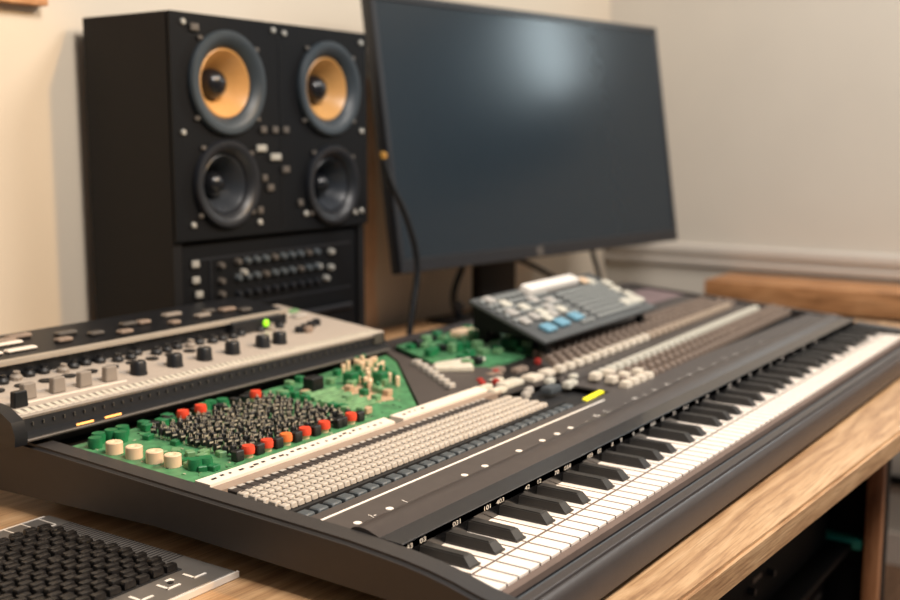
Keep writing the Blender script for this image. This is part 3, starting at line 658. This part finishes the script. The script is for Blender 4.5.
# ------------------------------------------------------------------ speaker cabinet
SX0, SX1, SY0, SY1, ST = .423, .902, .86, 1.058, .622
sk_ = thing('speaker_cabinet', 'tall black cabinet with four round speaker drivers by the wall', 'speaker', (0, 0, 0))
SB = .280
part('cabinet', MB().box((SX0, SY0 + .003, 0), (SX0 + .018, SY1, ST)).box((SX1 - .018, SY0 + .003, 0), (SX1, SY1, ST)).box((SX0 + .018, SY0 + .003, ST - .018), (SX1 - .018, SY1, ST)).box((SX0 + .018, SY1 - .012, 0), (SX1 - .018, SY1, ST - .018))
     .box((SX0 + .018, SY0 + .003, SB - .016), (SX1 - .018, SY1 - .012, SB)).box((SX0 + .018, SY0 + .003, 0), (SX1 - .018, SY1 - .012, .02)), 'spk', sk_)
drivers = [(.540, .517, .084, 'cone'), (.792, .517, .084, 'cone'), (.532, .355, .072, 'darkcone'), (.797, .345, .072, 'darkcone')]
bm = bmesh.new(); edges = []
def loop(pts):
    vs = [bm.verts.new(p) for p in pts]; return [bm.edges.new((vs[i], vs[(i + 1) % len(vs)])) for i in range(len(vs))]
edges += loop([(SX0, SY0, SB - .012), (SX1, SY0, SB - .012), (SX1, SY0, ST), (SX0, SY0, ST)])
for x, z, r, k in drivers: edges += loop([(x + r * .9 * math.cos(2 * math.pi * i / 40), SY0, z + r * .9 * math.sin(2 * math.pi * i / 40)) for i in range(40)])
bmesh.ops.triangle_fill(bm, use_beauty=True, use_dissolve=False, edges=edges)
inside = [f for f in bm.faces if any(math.hypot(f.calc_center_median().x - x, f.calc_center_median().z - z) < r * .9 for x, z, r, k in drivers)]
bmesh.ops.delete(bm, geom=inside, context='FACES')
res = bmesh.ops.extrude_face_region(bm, geom=bm.faces[:])
bmesh.ops.translate(bm, verts=[g for g in res['geom'] if isinstance(g, bmesh.types.BMVert)], vec=(0, -.006, 0))
part('baffle', MB().frombm(bm), 'baffle', sk_)
part('seam', MB().box((.6635, SY0 - .0068, SB - .008), (.6655, SY0 - .0058, ST - .004)), 'dark', sk_)
for x, z, r, k in drivers:
    yb = SY0 - .006; s_ = r / .084
    dr = part('driver', MB().lathe([(r * 1.0, 0), (r * 1.0, .006), (r * .965, .010), (r * .88, .0105), (r * .80, .008), (r * .72, .002), (r * .675, -.002), (r * .66, -.006), (r * .66, -.012), (r * .88, -.0045)], (x, yb, z), 48, '-Y', caps=False), 'surround' if k == 'cone' else 'bezel', sk_)
    part('cone', MB().lathe([(r * .665, -.004), (r * .64, -.003), (r * .60, -.006), (r * .46, -.022), (r * .26, -.044), (r * .22, -.047)], (x, yb, z), 48, '-Y', caps=False), k, dr, label='amber yellow cone' if k == 'cone' else None)
    part('dust_cap', MB().lathe([(r * q, h) for q, h in ((.30, -.042), (.29, -.030), (.24, -.020), (.15, -.0135), (.06, -.0115), (.005, -.0112))], (x, yb, z), 32, '-Y'), 'dust', dr)
    for a in (40, 130, 220, 320):
        px, pz = x + r * 1.06 * math.cos(math.radians(a)), z + r * 1.06 * math.sin(math.radians(a))
        part('bracket', MB().rbox((px - .005, yb - .005, pz - .0035), (px + .005, yb, pz + .0035), .0015, 1), 'dim', dr)
scm = MB().lathe([(.005, 0), (.0048, .003), (.0035, .0045)], (0, 0, 0), 14, '-Y').mesh('screw', 'screw')
for x, z in ((.456, .607), (.657, .609), (.684, .606), (.892, .604), (.45, .438), (.892, .442), (.465, .292), (.615, .288), (.732, .296), (.870, .291), (.889, .293)): put('screw', scm, sk_, (x - .007, SY0 - .006, z))
for x, z, w_ in ((.478, .600, .009), (.627, .443, .007), (.655, .443, .007), (.682, .443, .007), (.621, .412, .012), (.655, .397, .013), (.68, .375, .009), (.641, .345, .008), (.627, .362, .006), (.716, .316, .006), (.615, .308, .006)):
    put('terminal', MB().rbox((-w_, -.006, -.006), (w_, 0, .006), .002, 1).mesh('terminal', 'dim' if w_ < .011 else 'screw'), sk_, (x - .007, SY0 - .006, z))
# rack unit in its lower bay
rk = thing('rack_equalizer', 'black rack equalizer with rows of small knobs under the speaker drivers', 'equalizer', (.6615, SY0 + .01, .09))
part('housing', MB().rbox((-.215, .004, -.068), (.215, .16, .170), .002, 1), 'cab', rk)
part('faceplate', MB().rbox((-.218, -.004, -.068), (.218, .004, .170), .002, 1), 'baffle', rk)
part('panel_frame', MB().box((-.20, -.0055, .058), (.20, -.004, .062)).box((-.20, -.0055, .142), (.20, -.004, .146)).box((-.16, -.0055, .062), (-.157, -.004, .142)), 'bezel', rk)
kk = MB().lathe([(.0062, 0), (.0052, .008), (.004, .0095)], (0, 0, 0), 12, '-Y'); kkm = kk.mesh('knob', 'dim'); kks = kk.mesh('knob_bright', 'screw'); kkd = kk.mesh('knob_dark', 'slate'); kkx = kk.mesh('knob_black', 'bezel')
rr = random.Random(2)
for r in range(3):
    for c in range(10): put('knob', (kkm if (c * 7 + r * 3) % 4 == 0 else kkd) if r < 2 else kkx, rk, (-.098 + c * .0222, -.004, .134 - r * .027))
for x, z in ((-.205, .150 - .0), (-.205, .124), (-.199, .100)): put('button', MB().rbox((-.008, -.006, -.006), (.008, 0, .006), .002, 1).mesh('button', 'screw'), rk, (x + .012, -.004, z - .012))
for x, z in ((.142, .131), (.107, .107), (.127, .083), (.141, .102), (-.085, .115)): put('knob', kks, rk, (x, -.004, z))
for z in (.131, .105, .083): put('knob', kkm, rk, (-.137, -.004, z))
part('handle_bar', MB().rbox((.05, -.012, .020), (.20, -.004, .030), .002, 1), 'bezel', rk)

# rough board standing behind, right of the speaker
bd = MB(); prv = []
rr = random.Random(6); L_ = []; 
for i in range(19): L_.append((1.205 + rr.uniform(-.007, .007), i * .031))
poly = [(1.06, 0)] + [(x, z) for x, z in L_] + [(1.06, 18 * .031)]
part_o = part('leaning_board', MB().prism(poly, 1.071, 1.085, axis='Y'), 'paleboard'); tag(part_o, 'rough edged wooden board standing against the wall right of the speaker cabinet', 'board')

# ------------------------------------------------------------------ monitor
mo = thing('monitor', 'large dark computer monitor on a black stand behind the console', 'monitor', (1.44, .885, 0), (0, 0, math.atan2(-.14995, .98869)))
# local frame: x along the screen, y away from the viewer
BW, BH = 1.056, .576; x0 = -.565; yb0, zb0 = -.083, .158; T = math.radians(8.7)
sc_ = D.objects.new('housing', MB().rbox((0, .004, 0), (BW, .030, BH), .004).rbox((.22, .030, .10), (.82, .055, .44), .01).mesh('housing', 'bezel')); COL.objects.link(sc_); sc_.parent = mo
sc_.location = (x0 + .167, yb0 + .012, zb0 - .004); sc_.rotation_euler = (-T, 0, 0)
bz = MB().rbox((0, -.002, 0), (BW, .005, .030), .002, 1).rbox((0, -.002, BH - .016), (BW, .005, BH), .002, 1).rbox((0, -.002, .030), (.014, .005, BH - .016), .002, 1).rbox((BW - .014, -.002, .030), (BW, .005, BH - .016), .002, 1)
part('bezel', bz, 'bezel', sc_)
part('screen', MB().box((.013, .001, .028), (BW - .013, .0036, BH - .014)), 'screen', sc_)
part('badge', MB().lathe([(.012, 0), (.011, .0015)], (0.455, -.002, .014), 20, '-Y'), 'dim', sc_, label='small pale oval badge')
part('neck', MB().rbox((-.055, .015, .012), (.075, .045, .30), .006), 'dark', mo)
part('stand_base', MB().rbox((-.13, -.055, 0), (.16, .12, .012), .004), 'dark', mo)

# ------------------------------------------------------------------ cables
cbo = thing('jack_cable', 'black cable with a gold plug hanging in front of the screen', 'cable', (1.0, .80, 0))
P0 = [(.882, .80, .397), (.890, .80, .372), (.908, .80, .341), (.945, .80, .292), (.977, .80, .232), (.989, .80, .188), (.987, .80, .153), (.977, .80, .114), (.964, .80, .06), (.960, .80, .02), (.964, .80, .007)]
part('lead', MB().tube([(x - 1.0, y - .80, z) for x, y, z in P0], .0065), 'cable', cbo)
part('plug', MB().lathe([(.0070, 0), (.0078, .003), (.0078, .008), (.0050, .011), (.0030, .013)], (0, 0, 0), 16), 'gold', cbo, (-.1165, 0, .392), (0, math.radians(-12), 0), label='shiny gold plug tip')
c2 = part('power_cable', MB().tube([(1.402, .955, .16), (1.372, .955, .118), (1.350, .955, .085), (1.345, .955, .055), (1.360, .955, .028), (1.40, .96, .007), (1.55, 1.0, .006)], .008).lathe([(.004, 0), (.014, .004), (.014, .02), (.005, .026)], (1.358, .953, .03), 12), 'cable'); tag(c2, 'dark looped cable hanging left of the monitor stand', 'cable')
c3 = part('video_cable', MB().tube([(1.50, .90, .150), (1.56, .89, .130), (1.62, .87, .102), (1.70, .85, .06), (1.78, .85, .007)], .007), 'cable'); tag(c3, 'thick dark cable running down right of the monitor stand', 'cable')
c4 = part('thin_cable', MB().tube([(1.775, .825, .17), (1.776, .815, .13), (1.784, .805, .09), (1.80, .80, .03), (1.83, .80, .006)], .006), 'cable'); tag(c4, 'thin dark cable hanging below the right part of the monitor', 'cable')
